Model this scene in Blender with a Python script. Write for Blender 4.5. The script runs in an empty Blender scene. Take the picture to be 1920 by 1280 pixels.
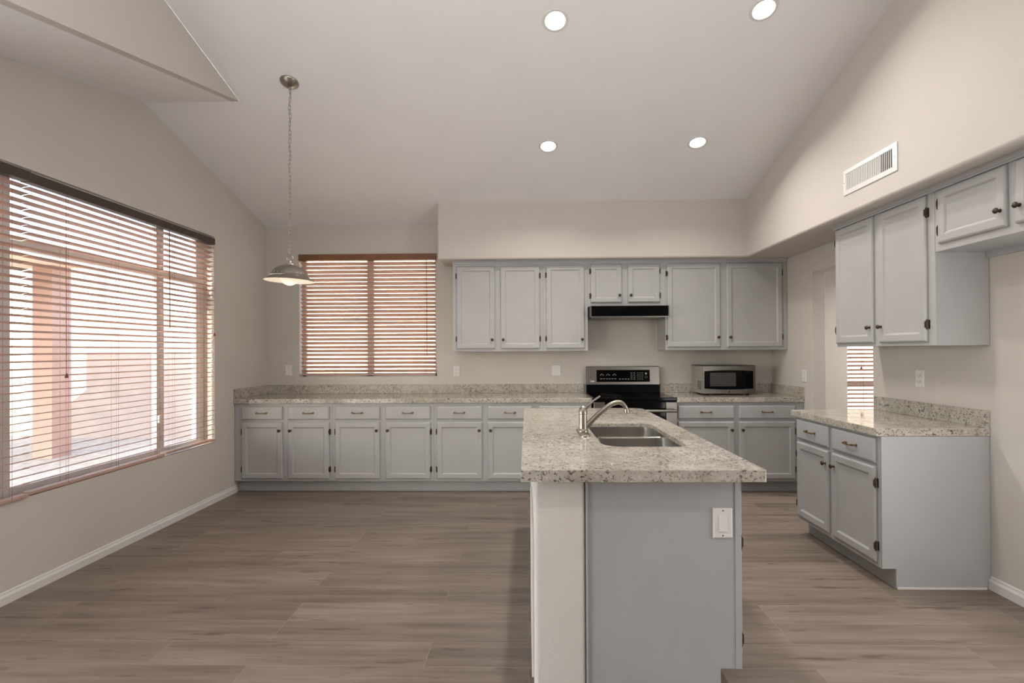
import bpy, math, random
from mathutils import Matrix, Vector
random.seed(7)
C = bpy.context.scene.collection
PI = math.pi

# ------------------------------------------------------------------ camera
FPX, PXC, PYC = 940.0, 969.0, 653.5
YAW, PIT, ROL = .0207, .005, .005
CH = 1.357
fw = Vector((-math.sin(YAW)*math.cos(PIT), math.cos(YAW)*math.cos(PIT), math.sin(PIT)))
r0 = Vector((math.cos(YAW), math.sin(YAW), 0)); u0 = r0.cross(fw)
rt = r0*math.cos(ROL) - u0*math.sin(ROL); up = u0*math.cos(ROL) + r0*math.sin(ROL)
cam_d = bpy.data.cameras.new('camera'); cam = bpy.data.objects.new('camera', cam_d); C.objects.link(cam)
cam_d.sensor_width = 36.0; cam_d.lens = 36.0*FPX/1920.0
cam_d.shift_x = -(PXC-960)/1920.0; cam_d.shift_y = (PYC-640)/1920.0
cam_d.clip_start = .05
M = Matrix((rt, up, -fw)).transposed().to_4x4(); M.translation = Vector((0, 0, CH))
cam.matrix_world = M
bpy.context.scene.camera = cam

# ------------------------------------------------------------------ world, sun, exposure
sc = bpy.context.scene
sc.view_settings.view_transform = 'Standard'; sc.view_settings.look = 'None'
sc.view_settings.gamma = 1; sc.view_settings.use_curve_mapping = False
sc.view_settings.exposure = 1.1
w = bpy.data.worlds.new('sky'); sc.world = w; w.use_nodes = True
wn = w.node_tree; wn.nodes.clear()
sky = wn.nodes.new('ShaderNodeTexSky'); sky.sky_type = 'NISHITA'; sky.sun_disc = False
sky.sun_elevation = math.radians(42); sky.sun_rotation = math.radians(200); sky.air_density = 1.0; sky.dust_density = 2.5; sky.ozone_density = 1.0
bg = wn.nodes.new('ShaderNodeBackground'); bg.inputs[1].default_value = .7
wo = wn.nodes.new('ShaderNodeOutputWorld')
wn.links.new(sky.outputs[0], bg.inputs[0]); wn.links.new(bg.outputs[0], wo.inputs[0])
sd = bpy.data.lights.new('sun', 'SUN'); sd.energy = 3.7; sd.angle = .009; sd.color = (1, .95, .86)
sun = bpy.data.objects.new('sun', sd); C.objects.link(sun)
sun.rotation_euler = Vector((.35, .88, -.92)).to_track_quat('-Z', 'Y').to_euler()
def area(name, loc, d, sx, sy, e, col):
    l = bpy.data.lights.new(name, 'AREA'); l.shape = 'RECTANGLE'; l.size = sx; l.size_y = sy; l.energy = e; l.color = col
    o = bpy.data.objects.new(name, l); C.objects.link(o); o.location = loc
    o.rotation_euler = Vector(d).to_track_quat('-Z', 'Y').to_euler(); return o
# unseen fill lamps added to even out the brightness of the room
area('left_fill', (-2.80, .75, 1.15), (1, .12, .05), 2.1, 1.7, 13, (1, .99, 1.0))
area('right_fill', (2.60, 1.35, 1.1), (-1, .5, .25), .9, 1.7, 14, (1, .985, .97))
area('ceiling_bounce_fill', (-.7, -.1, 2.45), (-.12, .60, 1), 2.2, 1.6, 22, (1, .985, .97))
area('side_room_fill', (4.9, 4.1, 1.3), (-1, .02, .0), 1.6, 1.8, 9, (1, .985, .97))

# ------------------------------------------------------------------ materials
def newmat(name):
    m = bpy.data.materials.new(name); m.use_nodes = True
    nt = m.node_tree; b = nt.nodes['Principled BSDF']; return m, nt, b
def L(nt, a, b): nt.links.new(a, b)
def coord(nt, scale=(1, 1, 1), space='Object'):
    if space == 'World':
        t = nt.nodes.new('ShaderNodeNewGeometry'); out = t.outputs['Position']
    else:
        t = nt.nodes.new('ShaderNodeTexCoord'); out = t.outputs['Object']
    mp = nt.nodes.new('ShaderNodeMapping'); mp.inputs['Scale'].default_value = scale
    L(nt, out, mp.inputs[0]); return mp.outputs[0]
def noise(nt, vec, scale, detail=3, rough=.5):
    n = nt.nodes.new('ShaderNodeTexNoise'); n.inputs['Scale'].default_value = scale
    n.inputs['Detail'].default_value = detail; n.inputs['Roughness'].default_value = rough
    L(nt, vec, n.inputs['Vector']); return n.outputs['Fac']
def ramp(nt, fac, stops):
    r = nt.nodes.new('ShaderNodeValToRGB'); e = r.color_ramp.elements
    while len(e) > 1: e.remove(e[-1])
    e[0].position = stops[0][0]; e[0].color = (*stops[0][1], 1)
    for p, c in stops[1:]:
        x = e.new(p); x.color = (*c, 1)
    L(nt, fac, r.inputs[0]); return r.outputs[0]
def mix(nt, fac, a, b, typ='MIX'):
    n = nt.nodes.new('ShaderNodeMix'); n.data_type = 'RGBA'; n.blend_type = typ
    if isinstance(fac, (int, float)): n.inputs[0].default_value = fac
    else: L(nt, fac, n.inputs[0])
    for i, v in ((6, a), (7, b)):
        if isinstance(v, tuple): n.inputs[i].default_value = (*v, 1)
        else: L(nt, v, n.inputs[i])
    return n.outputs[2]
def bump(nt, b, h, strength, dist):
    n = nt.nodes.new('ShaderNodeBump'); n.inputs['Strength'].default_value = strength; n.inputs['Distance'].default_value = dist
    L(nt, h, n.inputs['Height']); L(nt, n.outputs[0], b.inputs['Normal'])
def plain(name, col, rough=.5, metal=0, var=.04, vs=3.0, bs=0, bscale=200, bd=.001, spec=None, emis=None):
    m, nt, b = newmat(name); b.inputs['Roughness'].default_value = rough; b.inputs['Metallic'].default_value = metal
    v = coord(nt); f = noise(nt, v, vs, 3)
    lo = tuple(c*(1-var) for c in col); hi = tuple(min(1, c*(1+var)) for c in col)
    L(nt, ramp(nt, f, [(.3, lo), (.7, hi)]), b.inputs['Base Color'])
    if bs: bump(nt, b, noise(nt, v, bscale, 4), bs, bd)
    if spec is not None: b.inputs['Specular IOR Level'].default_value = spec
    if emis: b.inputs['Emission Color'].default_value = (*emis[0], 1); b.inputs['Emission Strength'].default_value = emis[1]
    return m
WALL = plain('wall_paint', (.57, .53, .485), .75, var=.015, bs=.12, bscale=90, bd=.002)
CEIL = plain('ceiling_paint', (.80, .79, .80), .8, var=.015, bs=.1, bscale=80, bd=.002)
TEXW = plain('textured_wall_paint', (.66, .62, .585), .7, var=.02, bs=.55, bscale=75, bd=.004)
CAB = plain('cabinet_paint', (.405, .402, .405), .42, var=.03, vs=5, bs=.03, bscale=160)
TRIMW = plain('white_trim_paint', (.68, .66, .645), .45, var=.02)
PLATE = plain('white_plastic', (.72, .70, .68), .35, var=.01)
DARKP = plain('dark_slot', (.03, .028, .025), .5)
STEEL = plain('brushed_steel', (.23, .215, .195), .3, 1, var=.05, vs=20)
NICKEL = plain('brushed_nickel', (.36, .33, .285), .33, 1, var=.05, vs=30)
SINKM = plain('sink_steel', (.55, .53, .50), .22, 1, var=.04, vs=10)
BRONZE = plain('aged_bronze', (.075, .055, .038), .38, .8, var=.3, vs=80)
BRASS = plain('antique_brass', (.30, .21, .11), .35, .9, var=.35, vs=60)
BLACKG = plain('black_glass', (.002, .002, .002), .06, var=.02, spec=.15)
BLACKE = plain('black_enamel', (.002, .002, .002), .3, var=.02, spec=.05)
DARKG = plain('dark_window_glass', (.045, .043, .040), .12, var=.05)
DISPL = plain('display_marks', (.30, .31, .31), .5)
MWSIDE = plain('grey_painted_metal', (.36, .34, .31), .4, .3, var=.03)
RAILM = plain('dark_brown_headrail', (.055, .038, .030), .5, var=.1)
VALM = plain('brown_valance', (.19, .075, .028), .4, var=.15, vs=6)
SHADEIN = plain('white_enamel', (.80, .77, .72), .5)
ALUM = plain('window_frame_paint', (.62, .60, .57), .5)
CANVAS = plain('cord', (.22, .10, .06), .7)
STUCP = plain('pink_stucco', (.42, .27, .22), .9, var=.06, bs=.3, bscale=60, bd=.005)
STUCC = plain('cream_stucco', (.74, .64, .50), .9, var=.05, bs=.3, bscale=60, bd=.005)
FENCEM = plain('shaded_pink_block', (.36, .295, .27), .9, var=.08, bs=.3, bscale=30, bd=.005)  # duller than the real block: its shade is mixed into the colour
GRAVEL = plain('gravel', (.40, .34, .29), .95, var=.2, vs=12, bs=.5, bscale=40, bd=.01)
LEAF = plain('leaf', (.30, .34, .14), .7, var=.3)

def mat_floor():
    m, nt, b = newmat('wood_plank_floor')
    v = coord(nt, space='World')
    br = nt.nodes.new('ShaderNodeTexBrick'); br.offset = .37; br.offset_frequency = 3; br.squash = 1
    br.inputs['Scale'].default_value = 1; br.inputs['Brick Width'].default_value = 1.22; br.inputs['Row Height'].default_value = .18
    br.inputs['Mortar Size'].default_value = .0013; br.inputs['Mortar Smooth'].default_value = .2; br.inputs['Bias'].default_value = 0
    br.inputs['Color1'].default_value = (0, 0, 0, 1); br.inputs['Color2'].default_value = (1, 1, 1, 1); br.inputs['Mortar'].default_value = (.5, .5, .5, 1)
    L(nt, v, br.inputs['Vector'])
    # offset the grain from plank to plank
    sep = nt.nodes.new('ShaderNodeCombineXYZ'); 
    mul = nt.nodes.new('ShaderNodeMath'); mul.operation = 'MULTIPLY'; mul.inputs[1].default_value = 37.0
    L(nt, br.outputs['Color'], mul.inputs[0]); L(nt, mul.outputs[0], sep.inputs[0]); L(nt, mul.outputs[0], sep.inputs[2])
    add = nt.nodes.new('ShaderNodeVectorMath'); add.operation = 'ADD'; L(nt, v, add.inputs[0]); L(nt, sep.outputs[0], add.inputs[1])
    mp = nt.nodes.new('ShaderNodeMapping'); mp.inputs['Scale'].default_value = (.9, 11, 1); L(nt, add.outputs[0], mp.inputs[0])
    g1 = noise(nt, mp.outputs[0], 1.6, 5, .55)
    mp2 = nt.nodes.new('ShaderNodeMapping'); mp2.inputs['Scale'].default_value = (2.5, 75, 1); L(nt, add.outputs[0], mp2.inputs[0])
    g2 = noise(nt, mp2.outputs[0], 1.5, 4, .6)
    mp3 = nt.nodes.new('ShaderNodeMapping'); mp3.inputs['Scale'].default_value = (2.6, 15, 1); L(nt, add.outputs[0], mp3.inputs[0])
    g3 = noise(nt, mp3.outputs[0], 1.3, 3, .5)
    c = ramp(nt, g1, [(.28, (.145, .113, .089)), (.5, (.205, .165, .134)), (.72, (.255, .208, .172))])
    c2 = ramp(nt, g2, [(.25, (.82, .81, .80)), (.55, (1, 1, 1))])
    c = mix(nt, .8, c, c2, 'MULTIPLY')
    kn = ramp(nt, g3, [(.0, (.45, .42, .40)), (.29, (.55, .53, .51)), (.38, (1, 1, 1))])
    c = mix(nt, .8, c, kn, 'MULTIPLY')
    tone = ramp(nt, br.outputs['Color'], [(0, (.86, .85, .84)), (1, (1.1, 1.09, 1.08))])
    c = mix(nt, 1.0, c, tone, 'MULTIPLY')
    c = mix(nt, br.outputs['Fac'], c, (.27, .225, .185))
    L(nt, c, b.inputs['Base Color']); b.inputs['Roughness'].default_value = .42
    b.inputs['Specular IOR Level'].default_value = .4
    bump(nt, b, g2, .06, .002)
    return m
FLOOR = mat_floor()
def mat_granite(name='granite', rough=.07):
    m, nt, b = newmat(name)
    v = coord(nt, space='World')
    base = ramp(nt, noise(nt, v, 11, 5, .6), [(.3, (.34, .30, .25)), (.5, (.44, .40, .345)), (.7, (.52, .48, .425))])
    pt = ramp(nt, noise(nt, v, 4.5, 2), [(.38, (0, 0, 0)), (.60, (1, 1, 1))])
    c = base
    for sc_, vs_, lo, hi, cc in ((1.0, (55, 95, 95), .38, .415, (.05, .045, .04)), (1.0, (90, 50, 60), .37, .405, (.09, .08, .07)), (1.0, (150, 120, 150), .335, .375, (.20, .18, .16))):
        fl = ramp(nt, noise(nt, coord(nt, vs_, 'World'), sc_, 3, .6), [(lo, (1, 1, 1)), (hi, (0, 0, 0))])
        k = mix(nt, pt, mix(nt, .55, fl, (0, 0, 0)), fl)
        c = mix(nt, k, c, cc)
    s3 = ramp(nt, noise(nt, v, 48, 2, .5), [(.62, (0, 0, 0)), (.70, (1, 1, 1))])
    c = mix(nt, s3, c, (.56, .525, .47))
    L(nt, c, b.inputs['Base Color']); b.inputs['Roughness'].default_value = rough; b.inputs['Specular IOR Level'].default_value = .5
    return m
GRAN = mat_granite(); GRANH = mat_granite('honed_granite', .38)
def mat_glass():
    m, nt, b = newmat('window_glass'); nt.nodes.remove(b)
    t = nt.nodes.new('ShaderNodeBsdfTransparent'); t.inputs[0].default_value = (.94, .96, .95, 1)
    g = nt.nodes.new('ShaderNodeBsdfGlossy'); g.inputs['Roughness'].default_value = .02
    lw = nt.nodes.new('ShaderNodeLayerWeight'); lw.inputs[0].default_value = .5
    pw = nt.nodes.new('ShaderNodeMath'); pw.operation = 'POWER'; pw.inputs[1].default_value = 5; L(nt, lw.outputs['Facing'], pw.inputs[0])
    f = nt.nodes.new('ShaderNodeMath'); f.operation = 'MULTIPLY_ADD'; f.inputs[1].default_value = .9; f.inputs[2].default_value = .04; L(nt, pw.outputs[0], f.inputs[0])
    mx = nt.nodes.new('ShaderNodeMixShader'); L(nt, f.outputs[0], mx.inputs[0]); L(nt, t.outputs[0], mx.inputs[1]); L(nt, g.outputs[0], mx.inputs[2])
    L(nt, mx.outputs[0], nt.nodes['Material Output'].inputs[0]); return m
GLASS = mat_glass()
def mat_slat(name, col, tr):
    m, nt, b = newmat(name)
    f = noise(nt, coord(nt, (1, 4, 4)), 3, 2)
    lo = tuple(c*.93 for c in col)
    cc = ramp(nt, f, [(.3, lo), (.7, col)]); L(nt, cc, b.inputs['Base Color']); b.inputs['Roughness'].default_value = .5
    t = nt.nodes.new('ShaderNodeBsdfTranslucent'); L(nt, cc, t.inputs[0])
    mx = nt.nodes.new('ShaderNodeMixShader'); mx.inputs[0].default_value = tr
    L(nt, b.outputs[0], mx.inputs[1]); L(nt, t.outputs[0], mx.inputs[2]); L(nt, mx.outputs[0], nt.nodes['Material Output'].inputs[0]); return m
SLAT = mat_slat('wood_slat', (.68, .50, .41), .52)
def emit(name, col, s):
    m, nt, b = newmat(name); b.inputs['Base Color'].default_value = (.25, .25, .25, 1)
    b.inputs['Emission Color'].default_value = (*col, 1); b.inputs['Emission Strength'].default_value = s; return m
LENS = emit('lit_lens', (1, .94, .82), 4)
BULB = emit('lit_opal_bulb', (1, .86, .64), .36)

# ------------------------------------------------------------------ mesh helpers
class MB:
    def __init__(s): s.v = []; s.f = []; s.smooth = []
    def add(s, vs, fs, sm=False):
        o = len(s.v); s.v += [tuple(p) for p in vs]
        for f in fs: s.f.append([i+o for i in f]); s.smooth.append(sm)
        return s
    def box(s, x0, x1, y0, y1, z0, z1):
        vs = [(x, y, z) for z in (z0, z1) for y in (y0, y1) for x in (x0, x1)]
        return s.add(vs, [(0, 2, 3, 1), (4, 5, 7, 6), (0, 1, 5, 4), (2, 6, 7, 3), (0, 4, 6, 2), (1, 3, 7, 5)])
    def prism(s, poly, a0, a1, axis='z', sm=False):
        n = len(poly)
        def P(p, a): return {'z': (p[0], p[1], a), 'y': (p[0], a, p[1]), 'x': (a, p[0], p[1])}[axis]
        vs = [P(p, a0) for p in poly] + [P(p, a1) for p in poly]
        fs = [(i, (i+1) % n, n+(i+1) % n, n+i) for i in range(n)] + [tuple(range(n))[::-1], tuple(range(n, 2*n))]
        return s.add(vs, fs, sm)
    def lathe(s, prof, c=(0, 0, 0), axis='z', n=24, sm=True):
        vs = []; m = len(prof)
        for i in range(n):
            a = 2*PI*i/n
            for r, h in prof:
                q = (r*math.cos(a), r*math.sin(a), h)
                if axis == 'y': q = (q[0], h, q[1])
                if axis == 'x': q = (h, q[0], q[1])
                vs.append((q[0]+c[0], q[1]+c[1], q[2]+c[2]))
        fs = []
        for i in range(n):
            j = (i+1) % n
            for k in range(m-1): fs.append((i*m+k, j*m+k, j*m+k+1, i*m+k+1))
        return s.add(vs, fs, sm)
    def tube(s, pts, rad, n=10, closed=False, cap=True):
        P = [Vector(p) for p in pts]; R = rad if isinstance(rad, (list, tuple)) else [rad]*len(P)
        N = len(P); vs = []; ref = None
        for i, p in enumerate(P):
            if closed: d = P[(i+1) % N]-P[i-1]
            else: d = P[min(i+1, N-1)]-P[max(i-1, 0)]
            d.normalize()
            if ref is None:
                ref = Vector((0, 0, 1)) if abs(d.z) < .9 else Vector((1, 0, 0))
            a = d.cross(ref).normalized(); b = d.cross(a).normalized(); ref = -b if False else ref
            rr = R[i] if isinstance(R[i], tuple) else (R[i], R[i])
            for k in range(n):
                t = 2*PI*k/n; vs.append(p + a*math.cos(t)*rr[0] + b*math.sin(t)*rr[1])
        fs = []
        for i in range(N if closed else N-1):
            j = (i+1) % N
            for k in range(n): fs.append((i*n+k, i*n+(k+1) % n, j*n+(k+1) % n, j*n+k))
        if cap and not closed: fs += [tuple(range(n))[::-1], tuple(range((N-1)*n, N*n))]
        return s.add(vs, fs, True)
    def cyl(s, a, b, r, n=16): return s.tube([a, b], r, n)
    def rings(s, x0, x1, z0, z1, prof, fill=True):
        """nested rectangles in the xz plane: prof = [(inset, y)...]; last one is filled"""
        vs = []
        for ins, y in prof:
            vs += [(x0+ins, y, z0+ins), (x1-ins, y, z0+ins), (x1-ins, y, z1-ins), (x0+ins, y, z1-ins)]
        fs = []
        for k in range(len(prof)-1):
            for i in range(4):
                j = (i+1) % 4; fs.append((k*4+i, k*4+j, k*4+4+j, k*4+4+i))
        e = (len(prof)-1)*4
        if fill: fs.append((e, e+1, e+2, e+3))
        fs.append((3, 2, 1, 0))
        return s.add(vs, fs)
    def build(s, name, mat, parent=None, bevel=0, loc=None, seg=2):
        me = bpy.data.meshes.new(name); me.from_pydata(s.v, [], s.f)
        me.polygons.foreach_set('use_smooth', s.smooth); me.update()
        import bmesh
        bm = bmesh.new(); bm.from_mesh(me); bmesh.ops.recalc_face_normals(bm, faces=bm.faces); bm.to_mesh(me); bm.free()
        if any(s.smooth): me.set_sharp_from_angle(angle=math.radians(40))
        me.materials.append(mat)
        o = bpy.data.objects.new(name, me); C.objects.link(o)
        if parent: o.parent = parent
        if loc: o.location = loc
        if bevel:
            md = o.modifiers.new('bevel', 'BEVEL'); md.width = bevel; md.segments = seg; md.limit_method = 'ANGLE'; md.angle_limit = math.radians(40)
        return o
def B(*a): return MB().box(*a)
def tag(o, label, cat, group=None):
    o['label'] = label; o['category'] = cat
    if group: o['group'] = group
    return o
def thing(name, label, cat, loc=(0, 0, 0), rz=0, group=None):
    o = bpy.data.objects.new(name, None); C.objects.link(o); o.location = loc; o.rotation_euler = (0, 0, rz)
    return tag(o, label, cat, group)
def struct(o, label=None):
    o['kind'] = 'structure'
    if label: o['label'] = label
    return o

# ------------------------------------------------------------------ room shell
XL, XR, YB, YR = -2.84, 2.615, 5.41, -4.0
CZ0, CK = 2.727, .28
def cz(y): return CZ0 + CK*(YB-y)
XS = 2.17                     # face of the soffit over the right-hand run
RIDGE = 1.0
struct(B(-3.0, 6.2, YR-.15, YB+.15, -.08, 0).build('floor', FLOOR))
# left wall with window opening
wy0, wy1, wz0, wz1 = 2.10, 4.50, .545, 2.41
m = MB(); T = .16
m.box(XL-T, XL, YR, -.4, 0, 4.2); m.box(XL-T, XL, -.4, 1.9, 2.15, 4.2); m.box(XL-T, XL, 1.9, wy0, 0, 4.2); m.box(XL-T, XL, wy1, YB+T, 0, 4.2); m.box(XL-T, XL, wy0, wy1, 0, wz0); m.box(XL-T, XL, wy0, wy1, wz1, 4.2)
struct(m.build('wall_left', WALL))
# back wall, window opening, and the wall of the room beyond the doorway
bx0, bx1, bz0, bz1 = -2.48, -.977, 1.091, 2.42
rx0, rx1, rz0, rz1 = 3.405, 4.35, .62, 2.1
m = MB()
m.box(XL-T, bx0, YB, YB+.14, 0, 4.2); m.box(bx1, rx0, YB, YB+.14, 0, 4.2); m.box(bx0, bx1, YB, YB+.14, 0, bz0); m.box(bx0, bx1, YB, YB+.14, bz1, 4.2)
m.box(rx0, rx1, YB, YB+.14, 0, rz0); m.box(rx0, rx1, YB, YB+.14, rz1, 4.2); m.box(rx1, 6.2, YB, YB+.14, 0, 4.2)
struct(m.build('wall_back', WALL))
# right wall with doorway; the nearer opening is added for the right fill lamp
dy0, dy1, dz = 3.85, 4.65, 2.068
m = MB(); m.box(XR, XR+.12, YR, .85, 0, 4.2); m.box(XR, XR+.12, 1.85, dy0, 0, 4.2); m.box(XR, XR+.12, .85, 1.85, dz, 4.2); m.box(XR, XR+.12, dy1, YB, 0, 4.2); m.box(XR, XR+.12, dy0, dy1, dz, 4.2)
struct(m.build('wall_right', WALL, bevel=.006, seg=3))
struct(B(6.05, 6.2, YR, YB, 0, 4.2).build('wall_far_right', WALL))
m = MB(); m.box(-3, 6.2, YR-.15, YR, 0, 4.2)
struct(m.build('wall_rear', WALL))
# ceilings
XN, YN = -2.12, 3.66
def slab(vs, name='ceiling', mat=None):
    t = [(x, y, z+.12) for x, y, z in vs]; n = len(vs)
    mm = MB(); mm.add(vs+t, [tuple(range(n)), tuple(range(n, 2*n))[::-1]] + [(i, (i+1) % n, n+(i+1) % n, n+i) for i in range(n)])
    return struct(mm.build(name, mat or CEIL))
slab([(XL, YB, cz(YB)), (XR, YB, cz(YB)), (XR, YN, cz(YN)), (XL, YN, cz(YN))])
slab([(XN, YN, cz(YN)), (XR, YN, cz(YN)), (XR, RIDGE, cz(RIDGE)), (XN, RIDGE, cz(RIDGE))])
slab([(XN, RIDGE, cz(RIDGE)), (XR, RIDGE, cz(RIDGE)), (XR, YR, cz(RIDGE)), (XN, YR, cz(RIDGE))])
zl = cz(YN); yk = 1.1; zk = zl-.25*(YN-yk)
slab([(XL, YN, zl), (XN-.03, YN, zl), (XN-.03, yk, zk), (XL, yk, zk)])
slab([(XL, yk, zk), (XN-.03, yk, zk), (XN-.03, YR, zk), (XL, YR, zk)])
mm = MB(); mm.prism([(YN, zl-.001), (yk, zk), (YR, zk), (YR, cz(RIDGE)), (RIDGE, cz(RIDGE))], XN-.06, XN, 'x')
struct(mm.build('wall_upper_left', WALL))
slab([(XR+.12, YB, 2.45), (6.1, YB, 2.45), (6.1, YR, 2.45), (XR+.12, YR, 2.45)])
# soffits
YS, ZS = 4.98, 2.275
mm = MB(); mm.prism([(YS, ZS), (YB, ZS), (YB, cz(YB)+.02), (YS, cz(YS)+.02)], -.889, XS+.05, 'x')
struct(mm.build('trim_1', WALL, bevel=.018, seg=4))
mm = MB(); mm.prism([(YR, ZS), (YB, ZS), (YB, cz(YB)+.02), (RIDGE, cz(RIDGE)+.02), (YR, cz(RIDGE)+.02)], XS, XR, 'x')
struct(mm.build('trim_2', WALL, bevel=.018, seg=4))
# baseboards
def baseprof(h=.068, t=.014): return [(0, 0), (t, 0), (t, h*.62), (t*.75, h*.72), (t*.55, h*.78), (t*.45, h*.95), (0, h)]
mm = MB(); mm.prism([(XL+a, z) for a, z in baseprof()], 1.9, 4.83, 'y'); struct(mm.build('baseboard_left', TRIMW))
mm = MB(); mm.prism([(XR-a, z) for a, z in baseprof(.075, .016)], 1.85, 2.893, 'y'); struct(mm.build('baseboard_right', TRIMW))

# ------------------------------------------------------------------ windows (frames and panes)
mm = MB(); fx0, fx1 = XL-.145, XL-.105
for a, b2 in ((wy0, wy0+.045), (2.70, 2.735), (2.76, 2.795), (3.925, 3.955), (3.965, 4.005), (wy1-.10, wy1)): mm.box(fx0, fx1, a, b2, wz0+.002, wz1-.002)
mm.box(fx0+.003, fx1+.01, 2.732, 2.763, wz0+.003, wz1-.003)
mm.box(fx0-.002, fx1+.003, wy0, wy1, wz0, wz0+.045); mm.box(fx0-.002, fx1+.003, wy0, wy1, wz1-.04, wz1); mm.box(fx0, fx1+.012, wy0, wy1, 1.965, 2.01)
w1 = struct(mm.build('window_1', ALUM, bevel=.002))
B(fx0+.018, fx0+.022, wy0, wy1, wz0, wz1).build('pane', GLASS, w1)
B(fx1, fx1+.018, 3.93, 3.955, .80, .86).build('latch', ALUM, w1, bevel=.003)
mm = MB(); fy0, fy1 = YB+.09, YB+.13
mid = (bx0+bx1)/2
for a, b2 in ((bx0, bx0+.035), (mid-.035, mid+.035), (bx1-.035, bx1)): mm.box(a, b2, fy0, fy1, bz0, bz1)
mm.box(bx0, bx1, fy0, fy1, bz0, bz0+.035); mm.box(bx0, bx1, fy0, fy1, bz1-.035, bz1)
w2 = struct(mm.build('window_2', ALUM, bevel=.002)); B(bx0, bx1, fy0+.018, fy0+.022, bz0, bz1).build('pane', GLASS, w2)
mm = MB()
for a, b2 in ((rx0, rx0+.035), (rx1-.035, rx1)): mm.box(a, b2, fy0, fy1, rz0, rz1)
mm.box(rx0, rx1, fy0, fy1, rz0, rz0+.035); mm.box(rx0, rx1, fy0, fy1, rz1-.035, rz1); mm.box(rx0, rx1, fy0, fy1, .96, 1.0)
w3 = struct(mm.build('window_3', ALUM, bevel=.002)); B(rx0, rx1, fy0+.018, fy0+.022, rz0, rz1).build('pane', GLASS, w3)
mm = MB()
for a, b2 in ((-.4, -.35), (.71, .79), (1.85, 1.9)): mm.box(XL-.12, XL-.07, a, b2, 0, 2.15)
mm.box(XL-.12, XL-.07, -.4, 1.9, 2.10, 2.15); mm.box(XL-.12, XL-.07, -.4, 1.9, 0, .05)
d2 = struct(mm.build('door_1', ALUM)); B(XL-.10, XL-.095, -.4, 1.9, 0, 2.15).build('pane', GLASS, d2)  # unseen door, its opening placed to suit the left fill lamp

# ------------------------------------------------------------------ blinds
def blind(label, loc, rz, width, top, bottom, tilt, railmat, railh=.055, taut=False, wand=None, cord=None, cordl=1.0, pitch=.0432, ladders=None, lastgap=False):
    """local x along the width, local -y towards the room; loc = left end on the slat centre line"""
    t = thing('window_blind', label, 'blind', loc, rz, None)
    B(0, width, -.03, .03, top-railh, top).build('headrail', railmat, t, bevel=.003)
    m = MB(); z = top-railh-.030; sw = .05; th = .0028
    while z > bottom+.035:
        dy, dzz = math.cos(tilt)*sw/2, math.sin(tilt)*sw/2       # outer edge (+y) lower
        jt = random.uniform(-.002, .002)
        a = [(-dy, dzz), (-dy*.4, dzz*.4+.0022), (dy*.4, -dzz*.4+.0022), (dy, -dzz)]
        prof = [(p[0], z+p[1]+jt) for p in a] + [(p[0], z+p[1]+jt-th) for p in a[::-1]]
        m.prism(prof, .004, width-.004, 'x'); z -= pitch
    m.build('slats', SLAT, t)
    B(.004, width-.004, -.026, .026, bottom, bottom+.018).build('bottom_rail', SLAT if not taut else SLAT, t, bevel=.004)
    lad = ladders or [.15*width, .5*width, .85*width]
    for x in lad:
        m = MB()
        for yy in (-.026, .026): m.tube([(x, yy, top-railh), (x, yy, bottom+.01)], .0008, 5)
        m.tube([(x+.012, 0, top-railh), (x+.012, 0, bottom+.01)], .0007, 5)
        m.build('ladder_cord', CANVAS, t)
    if wand is not None:
        MB().tube([(wand, -.040, top-railh-.002), (wand, -.042, top-railh-.04), (wand+.004, -.042, top-railh-cordl)], .0035, 8).build('tilt_wand', VALM, t)
    if cord is not None:
        cx, cl = cord
        m = MB(); m.tube([(cx, -.036, top-railh), (cx, -.038, top-railh-cl)], .0011, 6); m.build('pull_cord', CANVAS, t)
        MB().lathe([(0, .03), (.004, .028), (.010, .004), (.009, 0), (0, 0)], (cx, -.038, top-railh-cl-.028), n=12).build('cord_tassel', VALM, t)
    return t
# left window: three blinds side by side; local +x -> world +Y needs rz = +90 (local -y -> world +X)
BXL = XL-.016
blind('white-lit wooden blind on the left wall window, section nearest the room corner', (BXL, 3.868, 0), PI/2, .622, 2.39, .560, math.radians(9), RAILM, wand=.02, cordl=.78, cord=(.595, .80), ladders=[.10, .50])
blind('widest wooden blind in the middle of the left wall window', (BXL, 2.795, 0), PI/2, 1.068, 2.39, .552, math.radians(9), RAILM, cord=(.215, 1.10), ladders=[.24, .62, .98])
blind('wooden blind on the left wall window cut off by the photo edge', (BXL+.012, 2.115, 0), PI/2, .672, 2.39, .548, math.radians(9), RAILM, ladders=[.1, .57])
# back window: local +x -> world X, local -y -> world -Y
bl = blind('reddish wooden blind with brown valance over the back counter', (bx0+.012, YB+.020, 0), 0, bx1-bx0-.024, 2.405, 1.105, math.radians(34), VALM, wand=1.385, cordl=1.04, ladders=[.12, .72, 1.36])
B(-.012, bx1-bx0-.012, -.042, -.031, 2.352, 2.418).build('valance', VALM, bl, bevel=.003)
blind('narrow wooden blind seen through the doorway beyond the right counter', (rx0+.008, YB+.020, 0), 0, rx1-rx0-.016, 2.09, .70, math.radians(20), VALM, cord=(.13, .86), ladders=[.16, .8])

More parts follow.
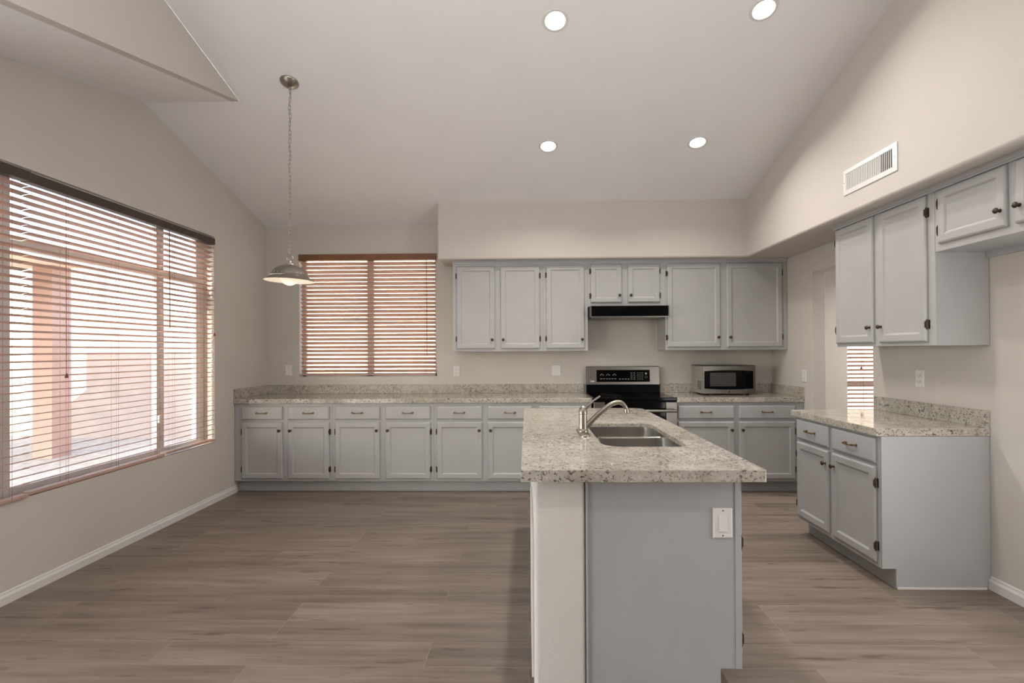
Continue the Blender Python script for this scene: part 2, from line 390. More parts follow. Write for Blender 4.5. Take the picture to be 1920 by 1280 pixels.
# ------------------------------------------------------------------ cabinet hardware
def knob(parent, x, z, y=-.019, mat=None):
    prof = [(0, -.030), (.006, -.0295), (.0115, -.027), (.0145, -.022), (.0135, -.018), (.007, -.014), (.0055, -.008), (.009, -.002), (.0095, 0)]
    return MB().lathe(prof, (x, y, z), 'y', 16).build('knob', mat or BRONZE, parent)
def pull(parent, x, z, y=-.019):
    m = MB(); w2 = .048
    pts = [(-w2, 0, 0), (-w2, -.016, 0), (-w2*.88, -.024, .0), (-w2*.4, -.027, -.002), (0, -.028, -.003), (w2*.4, -.027, -.002), (w2*.88, -.024, 0), (w2, -.016, 0), (w2, 0, 0)]
    m.tube([(x+a, y+b, z+c) for a, b, c in pts], [.006, .006, .007, .0045, .0042, .0045, .007, .006, .006], 8)
    for s in (-1, 1): m.lathe([(0, -.004), (.009, -.003), (.010, 0)], (x+s*w2, y, z), 'y', 12)
    return m.build('pull_handle', BRASS, parent)
def hinge(parent, x, z, side, y=-.0):
    m = MB(); s = side
    m.box(min(x, x+s*.010), max(x, x+s*.010), y-.0022, y, z-.026, z+.026)
    m.cyl((x+s*.001, y-.012, z-.024), (x+s*.001, y-.012, z+.024), .0048, 10)
    m.lathe([(0, .007), (.003, .005), (.0045, 0)], (x+s*.001, y-.012, z+.024), n=8); m.lathe([(0, -.007), (.003, -.005), (.0045, 0)], (x+s*.001, y-.012, z-.024), n=8)
    m.box(min(x-s*.006, x), max(x-s*.006, x), y-.021, y-.0185, z-.018, z+.018)
    return m.build('hinge', BRONZE, parent)
DPROF = [(0, 0), (0, -.009), (.003, -.014), (.009, -.0185), (.013, -.019), (.046, -.019), (.050, -.0165), (.055, -.0115), (.060, -.0095)]
WPROF = [(0, 0), (0, -.009), (.003, -.014), (.010, -.0185), (.014, -.019)]
def door(parent, x0, x1, z0, z1, knobside=1, kz=None, hz=(.1, .1), hz_off=.092, hinges=True):
    d = MB().rings(x0, x1, z0, z1, DPROF).build('door', CAB, parent)
    kx = x1-.027 if knobside > 0 else x0+.027
    knob(d, kx, kz)
    hx = x0 if knobside > 0 else x1; s = -1 if knobside > 0 else 1
    if hinges:
        for zz in (z0+hz_off, z1-hz_off): hinge(d, hx, zz, s)
    return d
def drawer(parent, x0, x1, z0, z1):
    d = MB().rings(x0, x1, z0, z1, WPROF).build('drawer', CAB, parent)
    pull(d, (x0+x1)/2, (z0+z1)/2+.002); return d
def carcass(parent, x0, x1, z0, z1, depth, toe=None, name='body'):
    m = MB(); m.box(x0, x1, 0, depth, z0, z1); return m.build(name, CAB, parent, bevel=.0015)

# ------------------------------------------------------------------ back run: base cabinets
YF = 4.808
def base(label, x0, x1, cols):
    t = thing('base_cabinet', label, 'cabinet', (x0, YF, 0), 0, None)
    W = x1-x0
    carcass(t, 0.0005, W-.0005, .113, .863, YB-YF-.002)
    B(.0005, W-.0005, .075, .095, 0, .113).build('toe_kick', CAB, t)
    for a, b2, ks in cols:
        drawer(t, a-x0, b2-x0, .706, .834); door(t, a-x0, b2-x0, .136, .681, ks, .603)
    return t
base('grey two-door base cabinet in the left corner by the big window', XL+.002, -1.883, [(-2.767, -2.366, 1), (-2.314, -1.91, -1)])
base('grey two-door base cabinet below the back window, second from the left wall', -1.883, -.901, [(-1.856, -1.42, 1), (-1.368, -.931, -1)])
base('grey two-door base cabinet below the back counter, just left of the island', -.901, .078, [(-.872, -.434, 1), (-.381, .045, -1)])
base('grey single-door base cabinet left of the range, mostly behind the island', .078, .612, [(.111, .580, -1)])
base('grey two-door base cabinet between the range and the right wall', 1.416, XR-.002, [(1.428, 1.957, 1), (2.005, 2.531, -1)])

# ------------------------------------------------------------------ upper cabinets, back
YU = 5.09
def upper(label, x0, x1, z0, z1, doors, dzs, kz, name='wall_cabinet'):
    t = thing(name, label, 'cabinet', (x0, YU, 0), 0, None)
    carcass(t, .0005, x1-x0-.0005, z0, z1, YB-YU-.002)
    for a, b2, ks in doors: door(t, a-x0, b2-x0, dzs[0], dzs[1], ks, kz, hz_off=.10 if dzs[1]-dzs[0] > .5 else .07)
    m = MB(); m.prism([(0, z1-.004), (-.012, z1-.004), (-.014, z1+.010), (-.026, z1+.018), (-.030, z1+.0255), (0, z1+.0255)], .0005, x1-x0-.0005, 'x')
    m.build('crown_strip', CAB, t)
    return t
upper('grey two-door wall cabinet nearest the back window', -.755, .163, 1.355, 2.248, [(-.717, -.326, 1), (-.269, .130, -1)], (1.382, 2.222), 1.474)
upper('tall grey single-door wall cabinet touching the left of the range hood', .163, .616, 1.357, 2.248, [(.195, .583, 1)], (1.382, 2.226), 1.474)
upper('short grey two-door wall cabinet above the black range hood', .616, 1.397, 1.803, 2.248, [(.643, .96, 1), (1.019, 1.341, -1)], (1.842, 2.230), 1.915)
upper('wide grey two-door wall cabinet above the microwave', 1.397, XR-.003, 1.360, 2.248, [(1.412, 1.945, 1), (2.008, 2.561, -1)], (1.388, 2.232), 1.487)

# ------------------------------------------------------------------ right-hand run (local x -> world -Y, local y -> world +X)
XF = 2.313
t = thing('wall_cabinet', 'grey two-door wall cabinet on the right wall beside the doorway', 'cabinet', (XF, 3.79, 0), -PI/2)
carcass(t, 0, .904, 1.378, 2.25, XR-XF-.002)
door(t, .010, .411, 1.400, 2.243, 1, 1.503, hz_off=.10); door(t, .465, .855, 1.400, 2.243, -1, 1.503, hz_off=.10)
m = MB(); CP = [(0, 2.246), (-.012, 2.246), (-.014, 2.256), (-.020, 2.259), (-.022, 2.266), (-.030, 2.270), (-.034, 2.274), (0, 2.274)]
m.prism(CP, -.012, .904, 'x'); m.build('crown_strip', CAB, t)
B(.900, .905, .012, .030, 1.378, 1.9).build('side_stile', CAB, t)
t = thing('wall_cabinet', 'short grey wall cabinet over the refrigerator space at the right edge', 'cabinet', (XF, 2.885, 0), -PI/2)
carcass(t, .001, .93, 1.905, 2.25, XR-XF-.002)
door(t, .034, .437, 1.945, 2.243, 1, 2.026, hz_off=.075); door(t, .480, .885, 1.945, 2.243, -1, 2.026, hz_off=.075)
m = MB(); m.prism(CP, .001, .93, 'x'); m.build('crown_strip', CAB, t)
B(.001, .93, XR-XF-.02, XR-XF-.002, 1.872, 1.905).build('mounting_rail', CAB, t)

XB = 2.005
t = thing('base_cabinet', 'grey two-door base cabinet on the right wall with its side panel facing the camera', 'cabinet', (XB, 3.775, 0), -PI/2)
m = MB(); m.box(0, .880, 0, XR-XB-.002, .113, .863); m.box(0, .880, .078, XR-XB-.002, 0, .113); m.build('body', CAB, t)
m = MB(); m.prism([(0.002, .113), (.080, .113), (.080, .004), (XR-XB-.03, .004), (XR-XB-.03, .862), (.002, .862)], .880, .884, 'x'); m.build('side_panel', CAB, t)
for a, b2, ks in ((.020, .408, 1), (.448, .853, -1)):
    drawer(t, a, b2, .706, .846); door(t, a, b2, .140, .684, ks, .600)
B(.884, .890, .082, XR-XB-.03, 0, .010).build('base_trim', TRIMW, t)

# ------------------------------------------------------------------ countertops
HT, HB = .908, .864
def counter(label, boxes, splashes):
    t = thing('countertop', label, 'countertop', (0, 0, 0))
    m = MB()
    for b2 in boxes: m.box(*b2)
    m.build('slab', GRAN, t, bevel=.003)
    for s in splashes: B(*s).build('backsplash', GRANH, t, bevel=.002)
    return t
counter('long granite countertop along the back wall left of the range', [(XL+.001, .614, 4.782, YB-.001, HB, HT)],
        [(XL+.022, .606, YB-.021, YB-.001, HT, 1.004), (XL+.001, XL+.021, 4.76+.03, YB-.001, HT, 1.004)])
counter('granite countertop under the microwave right of the range', [(1.414, XR-.001, 4.782, YB-.001, HB, HT)],
        [(1.42, XR-.022, YB-.021, YB-.001, HT, 1.004), (XR-.021, XR-.001, 4.79, YB-.001, HT, 1.004)])
counter('granite countertop on the right wall reflecting the doorway blind', [(1.978, XR-.001, 2.889, 3.81, HB, HT)],
        [(XR-.021, XR-.001, 2.891, 3.81, HT, 1.006)])

# ------------------------------------------------------------------ island
def rrect(x0, x1, y0, y1, rs, n=8):
    """rounded rectangle, rs = radii at (x0y0, x1y0, x1y1, x0y1), counter-clockwise"""
    out = []
    for (cx, cy, r, a0) in ((x0+rs[0], y0+rs[0], rs[0], PI), (x1-rs[1], y0+rs[1], rs[1], 1.5*PI), (x1-rs[2], y1-rs[2], rs[2], 0), (x0+rs[3], y1-rs[3], rs[3], .5*PI)):
        for k in range(n+1):
            a = a0+.5*PI*k/n; out.append((cx+r*math.cos(a), cy+r*math.sin(a)))
    return out
import bmesh
def plate_with_holes(outer, holes, z0, z1, name, mat, parent):
    bm = bmesh.new(); loops = []
    for z in (z1, z0):
        ed = []
        for lp in [outer]+holes:
            vs = [bm.verts.new((x, y, z)) for x, y in lp]
            if z == z1: loops.append([vs])
            else: loops[[outer].__len__()*0 + ([outer]+holes).index(lp)].append(vs)
            ed += [bm.edges.new((vs[i], vs[(i+1) % len(vs)])) for i in range(len(vs))]
        bmesh.ops.triangle_fill(bm, edges=ed, use_beauty=True, use_dissolve=False)
    for a, b2 in loops:
        n = len(a)
        for i in range(n):
            try: bm.faces.new((a[i], a[(i+1) % n], b2[(i+1) % n], b2[i]))
            except ValueError: pass
    bmesh.ops.remove_doubles(bm, verts=bm.verts, dist=1e-5)
    bmesh.ops.recalc_face_normals(bm, faces=bm.faces)
    me = bpy.data.meshes.new(name); bm.to_mesh(me); bm.free(); me.materials.append(mat)
    o = bpy.data.objects.new(name, me); C.objects.link(o); o.parent = parent; return o
IX0, IX1, IY0, IY1 = -.026, .892, 1.892, 3.945
SKX0, SKX1, SKY0, SKY1 = .355, .752, 2.355, 3.105
t = thing('countertop', 'granite countertop of the kitchen island with a sink cut-out', 'countertop')
hole = rrect(SKX0, SKX1, SKY0, SKY1, (.10, .05, .07, .03))
plate_with_holes(rrect(IX0, IX1, IY0, IY1, (.004, .006, .09, .004)), [hole], HB, HT, 'slab', GRAN, t)
# sink: two undermount bowls
sk = thing('kitchen_sink', 'double-bowl stainless steel sink set into the island countertop', 'sink', (0, 0, 0))
ZB = HT-.020
def bowl(x0, x1, y0, y1, rs, name):
    top = rrect(x0, x1, y0, y1, rs); cx, cy = (x0+x1)/2, (y0+y1)/2
    lv = [(1.0, ZB-.001), (.995, ZB-.03), (.97, ZB-.15), (.93, ZB-.172), (.80, ZB-.180), (.12, ZB-.184)]
    m = MB(); n = len(top); vs = []
    for s, z in lv: vs += [(cx+(x-cx)*s, cy+(y-cy)*s, z) for x, y in top]
    fs = [(k*n+i, k*n+(i+1) % n, (k+1)*n+(i+1) % n, (k+1)*n+i) for k in range(len(lv)-1) for i in range(n)]
    fs.append(tuple(range((len(lv)-1)*n, len(lv)*n)))
    m.add(vs, fs, True); o = m.build(name, SINKM, sk)
    d = MB().lathe([(0, .004), (.018, .004), (.020, .006), (.040, .008), (.043, .002), (.043, 0)], (cx, cy, ZB-.185), n=20).build('drain', STEEL, o)
    return o
ym = 2.745
bowl(SKX0+.001, SKX1-.001, SKY0+.001, ym-.008, (.10, .06, .05, .05), 'bowl')
bowl(SKX0+.001, SKX1-.001, ym+.008, SKY1-.001, (.05, .05, .075, .035), 'bowl')
B(SKX0+.03, SKX1-.03, ym-.009, ym+.009, ZB-.008, ZB-.0005).build('divider', SINKM, sk, bevel=.003)
# faucet
fxc, fyc = .302, 2.742
ft = thing('kitchen_faucet', 'brushed nickel single-lever faucet with arched spout beside the sink', 'faucet', (fxc, fyc, HT))
m = MB(); pl = rrect(-.028, .028, -.125, .125, (.028,)*4, 8)
pl2 = rrect(-.024, .024, -.121, .121, (.024,)*4, 8); n = len(pl)
m.add([(x, y, 0) for x, y in pl]+[(x, y, .006) for x, y in pl]+[(x, y, .010) for x, y in pl2], [(k*n+i, k*n+(i+1) % n, (k+1)*n+(i+1) % n, (k+1)*n+i) for k in range(2) for i in range(n)]+[tuple(range(2*n, 3*n)), tuple(range(n))[::-1]], False)
m.build('deck_plate', NICKEL, ft)
MB().lathe([(.030, .010), (.029, .018), (.0245, .024), (.0235, .030), (.0225, .08), (.022, .100), (.021, .104), (.0245, .106), (.0245, .112), (.019, .135), (.008, .148), (0, .150)], n=28).build('body', NICKEL, ft)
m = MB(); m.tube([(-.012, 0, .105), (.004, 0, .128), (.028, 0, .150), (.058, 0, .178), (.094, 0, .202)], [(.014, .012), (.0125, .012), (.010, .0075), (.011, .0055), (.013, .005)], 14); m.build('lever', NICKEL, ft)
pts = []
P0, P1, P2, P3 = Vector((.012, 0, .030)), Vector((.135, 0, .165)), Vector((.205, 0, .205)), Vector((.236, 0, .132))
for k in range(21):
    u = k/20; pts.append(tuple(P0*(1-u)**3+P1*3*u*(1-u)**2+P2*3*u*u*(1-u)+P3*u**3))
m = MB(); m.tube(pts, [.0150-.004*k/20 for k in range(21)], 16)
m.build('spout', NICKEL, ft)
MB().lathe([(.0120, .010), (.0135, .006), (.0135, -.012), (.010, -.014), (0, -.014)], (.2375, 0, .124), n=18).build('aerator', NICKEL, ft)
# half wall
hw = MB(); hw.prism(rrect(.022, .223, 1.955, 3.90, (.022, .022, .022, .022), 6), 0, HB, 'z', True)
o = hw.build('half_wall', TEXW); tag(o, 'textured plaster half wall with rounded corners carrying the island countertop', 'half wall')
# island cabinet: local x -> world Y, local y -> world -X ; face towards +X
ic = thing('island_cabinet', 'grey island cabinet with a plain end panel facing the camera', 'cabinet', (.826, 1.966, 0), PI/2)
ID = .826-.2235; IL = 1.925
m = MB(); m.box(.004, IL, 0, ID, .124, .69); m.box(.004, IL, .080, ID, 0, .124)
m.box(.004, .34, 0, ID, .69, .863); m.box(1.18, IL, 0, ID, .69, .863); m.box(.34, 1.18, 0, .045, .69, .863); m.box(.34, 1.18, ID-.10, ID, .69, .863); m.build('body', CAB, ic)
m = MB(); m.prism([(.0245, .124), (.082, .124), (.082, 0), (ID-.008, 0), (ID-.008, .863), (.0245, .863)], 0, .004, 'x'); m.build('end_panel', CAB, ic)
B(-.003, .004, 0, .0235, .124, .863).build('face_frame_edge', CAB, ic)
B(-.010, .004, ID-.008, ID-.001, 0, .863).build('corner_strip', CAB, ic)
x = .03
for wdt, ks in ((.43, 1), (.43, 1), (.50, -1), (.42, 1)):
    d = MB().rings(x, x+wdt-.02, .15, .81, DPROF).build('door', CAB, ic); knob(d, (x+wdt-.047) if ks > 0 else x+.027, .70)
    hx, s = (x, -1) if ks > 0 else (x+wdt-.02, 1)
    for zz in (.22, .60): hinge(d, (x if x < .04 else hx), zz, -1 if x < .04 else s)
    x += wdt+.02
# louvred grille on the window side of the half wall
gr = thing('air_grille', 'white louvred air grille on the left face of the island half wall', 'grille', (.0215, 2.04, .035))
m = MB(); m.box(-.009, 0, 0, .03, 0, .61); m.box(-.009, 0, .58, .61, 0, .61); m.box(-.009, 0, .03, .58, 0, .03); m.box(-.009, 0, .03, .58, .58, .61); m.build('frame', PLATE, gr, bevel=.002)
m = MB()
for k in range(30):
    z = .036+k*.018; m.add([(-.007, .03, z+.009), (-.007, .58, z+.009), (-.001, .58, z), (-.001, .03, z), (-.006, .03, z+.011), (-.006, .58, z+.011), (0, .58, z+.002), (0, .03, z+.002)], [(0, 1, 2, 3), (4, 7, 6, 5), (0, 4, 5, 1), (3, 2, 6, 7)])
m.build('louvres', PLATE, gr)

# ------------------------------------------------------------------ range
rx_0, rx_1 = .624, 1.405
rg = thing('range', 'black and stainless steel electric range with rear control panel', 'stove', ((rx_0+rx_1)/2, 4.76, 0))
W2 = (rx_1-rx_0)/2
B(-W2, W2, 0, .60, .06, .885).build('body', BLACKE, rg, bevel=.003)
for sx in (-1, 1):
    for yy in (.05, .55): MB().cyl((sx*(W2-.05), yy, 0), (sx*(W2-.05), yy, .06), .018, 12).build('foot', BLACKE, rg)
m = MB(); m.box(-W2-.004, W2+.004, -.022, .585, .884, .914); ct = m.build('cooktop', BLACKG, rg, bevel=.006, seg=3)
for bx, by, br_ in ((-.19, .15, .105), (.19, .15, .09), (-.19, .42, .08), (.19, .42, .105)):
    MB().lathe([(br_-.0015, 0), (br_-.0015, .0004), (br_, .0004), (br_, 0)], (bx, by, .914), n=40).build('burner_ring', DARKG, ct)
# oven door: steel frame, black glass, bar handle
m = MB(); m.box(-W2, -W2+.105, -.025, 0, .30, .872); m.box(W2-.105, W2, -.025, 0, .30, .872); m.box(-W2+.105, W2-.105, -.025, 0, .30, .36)
od = m.build('oven_door', STEEL, rg, bevel=.003)
B(-W2+.106, W2-.106, -.022, 0, .361, .872).build('door_glass', BLACKG, od, bevel=.002)
m = MB(); m.tube([(-W2+.02, -.075, .795), (W2-.02, -.075, .795)], .015, 14)
for sx in (-1, 1): m.tube([(sx*(W2-.06), -.024, .795), (sx*(W2-.06), -.075, .795)], .013, 12)
m.build('door_handle', STEEL, od)
dr = B(-W2, W2, -.02, 0, .075, .285).build('storage_drawer', STEEL, rg, bevel=.003)
# back guard
m = MB(); m.prism([(.565, .914), (.64, .914), (.64, 1.19), (.585, 1.19), (.578, 1.00), (.575, .99)], -W2+.005, W2-.008, 'x'); bgd = m.build('back_guard', BLACKE, rg, bevel=.003)
m = MB(); m.prism([(.555, .997), (.585, .997), (.592, 1.188), (.572, 1.188)], -W2+.004, W2-.008, 'x'); cp = m.build('control_panel', STEEL, rg, bevel=.004, seg=3)
# local frame of the sloped panel face
def cpt(x, v, off=0): # v 0..1 up the panel face
    y = .555+(.572-.555)*v; z = .997+(1.188-.997)*v; return (x, y-off, z)
def cquad(m, x0, x1, v0, v1, off, th=.002):
    a = [cpt(x0, v0, off), cpt(x1, v0, off), cpt(x1, v1, off), cpt(x0, v1, off)]; b2 = [(p[0], p[1]+th, p[2]) for p in a]
    m.add(a+b2, [(0, 1, 2, 3), (7, 6, 5, 4), (0, 4, 5, 1), (1, 5, 6, 2), (2, 6, 7, 3), (3, 7, 4, 0)])
m = MB(); cquad(m, -.282, .278, .16, .82, .0015); dp = m.build('display_glass', BLACKG, cp)
m = MB(); rr = random.Random(3)
for i in range(3):
    for q in range(3): cquad(m, -.245+i*.066+q*.014, -.236+i*.066+q*.014, .52+.05*(q % 2), .56+.05*(q % 2), .0025)
for i in range(6): cquad(m, -.245+i*.03, -.225+i*.03, .32, .35, .0025)
for i in range(4):
    for q in range(4): cquad(m, .145+i*.018, .153+i*.018, .30+q*.11, .335+q*.11, .0025)
for i in range(2):
    for q in range(4): cquad(m, .075+i*.03, .095+i*.03, .30+q*.11, .33+q*.11, .0025)
for i in range(4): cquad(m, -.045+i*.03, -.028+i*.03, .30, .335, .0025)
o_ = m.build('control_marks', DISPL, dp); o_['kind'] = 'stuff'
m = MB(); c0 = cpt(.238, .42, .0026); m.lathe([(.011, 0), (.011, -.0005), (.013, -.0005), (.013, 0)], c0, 'y', 20); m.lathe([(.0, 0), (.008, -.0005), (.011, 0)], cpt(.238, .62, .0026), 'y', 16); m.build('start_button', DISPL, dp)
m = MB()
for k, (a, b2) in enumerate(((-.35, -.346), (-.342, -.338), (-.336, -.322), (-.320, -.306))): cquad(m, a, b2, .16, .23 if k != 1 else .26, .0006)
m.build('maker_mark', PLATE, cp)

# ------------------------------------------------------------------ hood
hd = thing('range_hood', 'black slim range hood under the short wall cabinet', 'range hood', (1.006, 4.94, 1.69))
B(-.385, .385, .008, .465, 0, .110).build('body', BLACKE, hd, bevel=.002)
B(-.372, .380, 0, .008, .006, .106).build('front_panel', BLACKG, hd, bevel=.002)
m = MB(); m.box(-.386, -.3725, -.003, .008, -.004, .110); m.box(.3805, .388, -.003, .008, -.004, .110); m.box(-.3725, .3805, -.003, .008, -.006, .0055); m.box(-.3725, .3805, -.001, .008, .1065, .110)
m.build('steel_trim', STEEL, hd)
B(-.36, .36, .03, .44, -.008, 0).build('filter', STEEL, hd, bevel=.002)

# ------------------------------------------------------------------ microwave
mw = thing('microwave', 'stainless steel countertop microwave with black door on the right back counter', 'microwave', (2.007, 5.03, HT))
hw_ = .260
B(-hw_+.004, hw_-.004, .018, .345, .014, .292).build('body', MWSIDE, mw, bevel=.003)
B(-hw_, hw_, .0, .018, .014, .294).build('front_frame', STEEL, mw, bevel=.005, seg=3)
arc = []
for k in range(13):
    u = -1+2*k/12; arc.append((-.005+u*.240, .250-.010*u*u))
for k in range(13):
    u = 1-2*k/12; arc.append((-.005+u*.240, .058+.010*u*u))
dm = MB().prism(arc, -.003, .001, 'y').build('door', BLACKG, mw)
B(-.190, .065, -.0042, -.003, .090, .225).build('window', DARKG, dm)
B(.165, .225, -.0042, -.003, .075, .215).build('keypad', BLACKE, mw)
B(.158, .232, -.004, 0, .020, .048).build('door_button', STEEL, mw, bevel=.002)
MB().lathe([(0, -.002), (.008, -.002), (.009, 0)], (.0, 0, .034), 'y', 18).build('badge', DARKG, mw)
m = MB()
for k in range(6):
    for q in range(5): m.box(-hw_+.0025, -hw_+.0045, .055+k*.020, .065+k*.020, .055+q*.018, .066+q*.018)
m.build('side_vents', DARKP, mw)
for sx in (-1, 1):
    for yy in (.05, .30): MB().cyl((sx*.20, yy, 0), (sx*.20, yy, .014), .014, 12).build('foot', BLACKE, mw)
B(-hw_+.002, hw_-.002, .003, .345, .2925, .2965).build('lid', BLACKE, mw)

# ------------------------------------------------------------------ plates on walls
def plate(name, label, cat, loc, rz, kind, w=.072, h=.115):
    """local -y faces the room"""
    t = thing(name, label, cat, loc, rz)
    MB().rings(-w/2, w/2, -h/2, h/2, [(0, 0), (0, -.004), (.003, -.0065), (.005, -.007)]).build('cover_plate', PLATE, t)
    if kind == 'outlet':
        for s in (-1, 1):
            o = MB().prism(rrect(-.017, .017, s*.021-.015, s*.021+.015, (.010,)*4, 5), -.0095, -.006, 'y').build('socket', PLATE, t)
            m = MB(); m.box(-.009, -.0065, -.0100, -.0092, s*.021-.006, s*.021+.006); m.box(.0065, .009, -.0100, -.0092, s*.021-.005, s*.021+.005)
            m.lathe([(0, -.0005), (.0026, 0)], (0, -.0095, s*.021-.011), 'y', 10); m.build('slots', DARKP, o)
    elif kind == 'rocker':
        MB().rings(-.019, .019, -.036, .036, [(0, -.006), (.001, -.0075), (.0018, -.0068)]).build('bezel', PLATE, t)
        m = MB(); m.add([(-.016, -.007, -.032), (.016, -.007, -.032), (.016, -.0125, -.030), (-.016, -.0125, -.030), (-.016, -.0075, .032), (.016, -.0075, .032)], [(0, 1, 2, 3), (3, 2, 5, 4), (0, 3, 4), (1, 5, 2)]); m.build('rocker', PLATE, t)
        for s in (-1, 1): MB().lathe([(0, -.001), (.0025, -.0008), (.003, 0)], (0, -.0072, s*.048), 'y', 10).build('screw', STEEL, t)
    elif kind == 'toggle':
        m = MB(); m.box(-.005, .005, -.016, -.006, -.004, .010); m.build('toggle', PLATE, t, bevel=.001)
        for s in (-1, 1): MB().lathe([(0, -.001), (.0025, -.0008), (.003, 0)], (0, -.0072, s*.030), 'y', 10).build('screw', STEEL, t)
    elif kind == 'blank':
        for s in (-1, 1): MB().lathe([(0, -.001), (.0025, -.0008), (.003, 0)], (0, -.0072, s*.041), 'y', 10).build('screw', PLATE, t)
    return t
plate('light_switch', 'white light switch plate on the back wall left of the blind', 'switch', (-2.60, YB-.0005, 1.161), 0, 'toggle')
plate('wall_outlet', 'white double wall outlet on the back wall right of the blind', 'outlet', (-.765, YB-.0005, 1.148), 0, 'outlet')
plate('blank_plate', 'white blank wall plate on the back wall left of the range', 'wall plate', (.312, YB-.0005, 1.149), 0, 'blank', .098, .115)
plate('light_switch', 'white light switch plate on the right wall just before the doorway', 'switch', (XR-.0005, 4.785, 1.112), -PI/2, 'toggle')
plate('wall_outlet', 'white double wall outlet on the right wall above the granite backsplash', 'outlet', (XR-.0005, 3.392, 1.162), -PI/2, 'outlet')
plate('light_switch', 'white rocker switch on the grey end panel of the island', 'switch', (.754, 1.9655, .688), 0, 'rocker', .074, .116)

# ------------------------------------------------------------------ air vent on the right soffit
vt = thing('air_vent', 'white louvred air vent high on the right soffit wall', 'vent', (XS-.0005, 3.463, 2.402), -PI/2)
VW, VH = .497, .170
m = MB(); m.box(0, VW, -.006, 0, 0, .032); m.box(0, VW, -.006, 0, VH-.028, VH); m.box(0, .028, -.006, 0, .032, VH-.028); m.box(VW-.04, VW, -.006, 0, .032, VH-.028)
m.build('frame', PLATE, vt, bevel=.0015)
B(.028, VW-.04, -.0012, -.0006, .032, VH-.028).build('dark_backing', DARKP, vt)
m = MB()
for k in range(26):
    x = .032+k*.0163; a = .0062 if k < 20 else .0025
    m.add([(x, -.0055, .032), (x+a, -.0015, .032), (x+a, -.0015, VH-.028), (x, -.0055, VH-.028), (x+.0015, -.0060, .032), (x+a+.0015, -.002, .032), (x+a+.0015, -.002, VH-.028), (x+.0015, -.0060, VH-.028)], [(0, 1, 2, 3), (4, 7, 6, 5), (0, 3, 7, 4), (1, 5, 6, 2)])
m.build('louvres', PLATE, vt)
for xx in (.010, VW-.018): MB().lathe([(0, -.0015), (.003, -.001), (.0035, 0)], (xx, -.006, VH/2), 'y', 10).build('screw', STEEL, vt)

# ------------------------------------------------------------------ recessed ceiling lights
SL = math.atan(CK)
def downlight(label, x, y, group=None, e=7, zz=None):
    if zz: z = zz; tilt = 0
    elif y > RIDGE: z = cz(y); tilt = -SL
    else: z = cz(RIDGE); tilt = 0
    t = thing('recessed_light', label, 'ceiling light', (x, y, z), 0, group); t.rotation_euler = (tilt, 0, 0)
    MB().lathe([(.061, -.002), (.064, -.006), (.078, -.005), (.082, -.001), (.082, 0), (.060, 0), (.061, -.002)], n=36).build('trim_ring', TRIMW, t)
    MB().lathe([(0, -.003), (.058, -.003), (.060, -.001)], n=32).build('lens', LENS, t)
    l = bpy.data.lights.new('recessed_lamp', 'AREA'); l.shape = 'DISK'; l.size = .11; l.energy = e; l.color = (1, .94, .87); l.spread = math.radians(150)
    lo = bpy.data.objects.new('recessed_lamp', l); C.objects.link(lo); lo.parent = t; lo.location = (0, 0, -.008)
    return t
downlight('lit recessed ceiling light at the top centre of the photo', .182, 3.068)
downlight('lit recessed ceiling light at the top right of the photo', 1.426, 3.021, e=4.5)
downlight('lit recessed ceiling light nearer the back wall, left one', .185, 4.187)
downlight('lit recessed ceiling light nearer the back wall, right one', 1.417, 4.166, e=6)
downlight('added unseen ceiling light brightening the room beyond the doorway', 4.0, 4.3, e=14, zz=2.45)  # no known fixture here, added to lift the dark side room
for x in (-1.2, .2, 1.5):
    for y in (.2, -2.2): downlight('added unseen ceiling fill light behind the camera', x, y, 'added fill lights behind the camera', e=3)  # out-of-view lamps added to raise the overall light

# ------------------------------------------------------------------ pendant
px_, py_ = -1.668, 3.494; zc = cz(py_)
pt = thing('pendant_lamp', 'brushed nickel dome pendant lamp hanging on a chain by the back window', 'pendant lamp', (px_, py_, 0))
cn = MB().lathe([(0, -.034), (.018, -.033), (.040, -.024), (.058, -.010), (.063, -.003), (.063, 0)], n=32).build('canopy', NICKEL, pt); cn.location = (0, 0, zc); cn.rotation_euler = (-SL, 0, 0)
MB().lathe([(0, -.05), (.006, -.048), (.009, -.035), (.009, -.025)], (0, .009, zc), n=14).build('canopy_loop', NICKEL, pt)
ztop, zbot = zc-.045, 2.035
m = MB(); N = 40; st = (ztop-zbot)/N
for k in range(N):
    c0 = ztop-(k+.5)*st; hl, hw2 = st*.5+.0045, .0075; pts = []
    jx = .003*math.sin(k*1.3)
    for q in range(12):
        a = 2*PI*q/12; u = math.cos(a)*hw2; v = math.sin(a)*hw2 + (hl-hw2)*(1 if math.sin(a) >= 0 else -1)
        pts.append((u+jx, .009*(1-k/N), c0+v) if k % 2 == 0 else (jx, u+.009*(1-k/N), c0+v))
    m.tube(pts, .0016, 6, closed=True)
m.build('chain', NICKEL, pt)
cpts = [(.006*math.sin(k*.9), .007*math.cos(k*.9), ztop-(ztop-2.0)*k/40) for k in range(41)]
MB().tube(cpts, .0016, 6).build('cord', NICKEL, pt)
sh = bpy.data.objects.new('lamp_shade', None)
m = MB(); ring = [(.022*math.cos(2*PI*k/20), 0, 2.022+.022*math.sin(2*PI*k/20)) for k in range(20)]; m.tube(ring, .0025, 8, closed=True)
m.build('hanging_ring', NICKEL, pt)
tl = .028
def tiltobj(o): o.location = (0, 0, 1.99); o.rotation_euler = (0, tl, 0); return o
tiltobj(MB().lathe([(0, .012), (.010, .011), (.013, 0), (.014, -.008), (.030, -.012), (.032, -.018), (.030, -.022), (0, -.022)], n=28).build('shade_cap', NICKEL, pt))
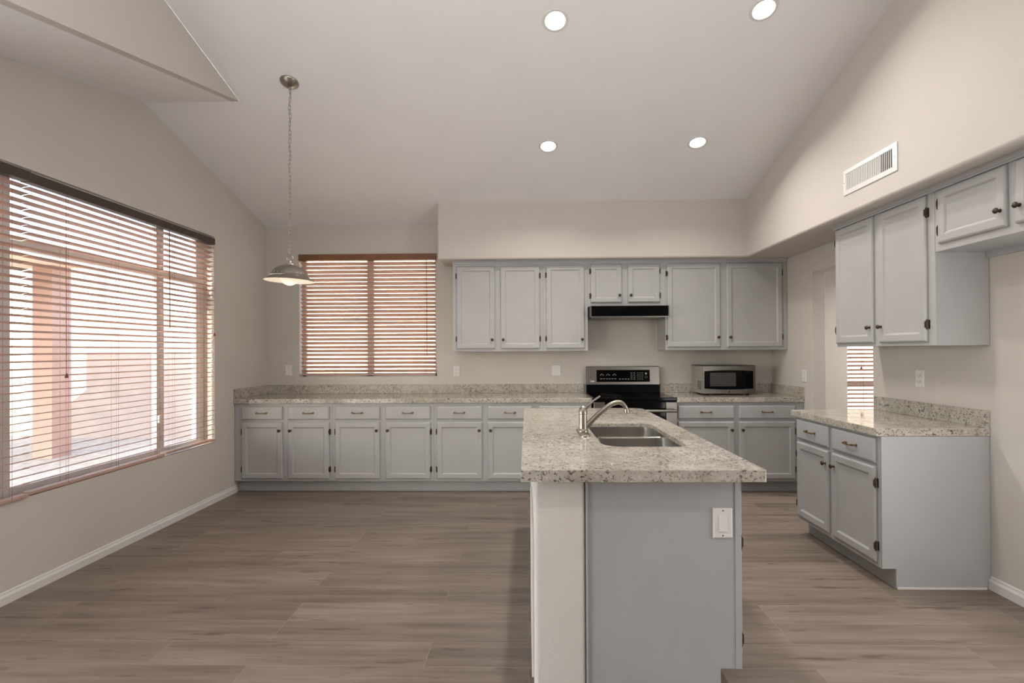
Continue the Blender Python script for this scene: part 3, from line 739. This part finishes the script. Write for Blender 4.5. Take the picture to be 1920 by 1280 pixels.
outer = [(.026, -.020), (.060, -.026), (.088, -.040), (.108, -.060), (.120, -.080), (.126, -.092), (.131, -.096), (.129, -.101), (.140, -.112), (.158, -.124), (.166, -.130)]
inner = [(r-.0025, h-.0015) for r, h in outer[::-1]]
tiltobj(MB().lathe(outer, n=48).build('lamp_shade', NICKEL, pt))
tiltobj(MB().lathe([(.166, -.130)]+inner, n=48).build('shade_lining', SHADEIN, pt))
m = MB()
for k in range(24):
    a = 2*PI*k/24; r1, r2 = .114, .124
    m.tube([(r1*math.cos(a), r1*math.sin(a), -.069), ((r1+.006)*math.cos(a+.02), (r1+.006)*math.sin(a+.02), -.078), (r2*math.cos(a+.02), r2*math.sin(a+.02), -.090)], [.001, .0022, .0012], 6)
tiltobj(m.build('shade_ribs', NICKEL, pt))
bp = [(.0, -.163)]
for k in range(1, 13):
    a = -PI/2+PI*k/13*.86; bp.append((.064*math.cos(a), -.099+.064*math.sin(a)))
bp.append((.02, -.035))
tiltobj(MB().lathe(bp, n=32).build('bulb', BULB, pt))
ld = bpy.data.lights.new('pendant_light', 'POINT'); ld.energy = .6; ld.color = (1, .85, .66); ld.shadow_soft_size = .06
lo = bpy.data.objects.new('pendant_light', ld); C.objects.link(lo); lo.parent = pt; lo.location = (0, 0, 1.74)

# ------------------------------------------------------------------ outside
struct(B(-30, 30, -25, 35, -.30, -.12).build('ground', GRAVEL), 'gravel yard outside the windows')
pr_ = thing('patio_cover', 'pink stucco patio cover with a square post outside the left window', 'patio cover', (-6.81, 7.05, -.12))
B(-.14, .14, -.15, .15, 0, 2.72).build('post', STUCP, pr_)
B(-6, .5, -5.5, .15, 2.72, 2.95).build('roof_slab', STUCC, pr_)
o = MB().prism([(-9.5, 0-.12), (-9.5, 2.9), (-7.72, 2.9), (-7.72, -.12)], 8.85, 9.05, 'y').build('house_wall', STUCC); tag(o, 'sunlit cream stucco wall seen through the left window beside the patio post', 'wall')
o = MB().prism([(-8.6, -.12), (-8.6, .0), (-7.70, .72), (-7.70, 2.0), (-4.2, 2.0), (-4.2, -.12)], 8.60, 8.75, 'y').build('garden_wall', FENCEM); tag(o, 'block garden wall outside the windows, shade in its grey-pink colour, shoulder shaped as a shadow edge', 'wall')  # sloped left shoulder stands in for a diagonal shadow edge
o = MB().prism([(-4.2, -.12), (-4.2, 3.7), (8, 3.7), (8, -.12)], 8.3, 8.6, 'y').build('neighbour_wall', STUCC); tag(o, 'bright stucco wall of the next house behind the back window', 'wall')
B(XL-3.4, XL-T, -8, 1.95, 2.55, 2.75).build('sun_block_slab', STUCC)['kind'] = 'structure'  # unseen overhang added to keep direct sun out of the left door
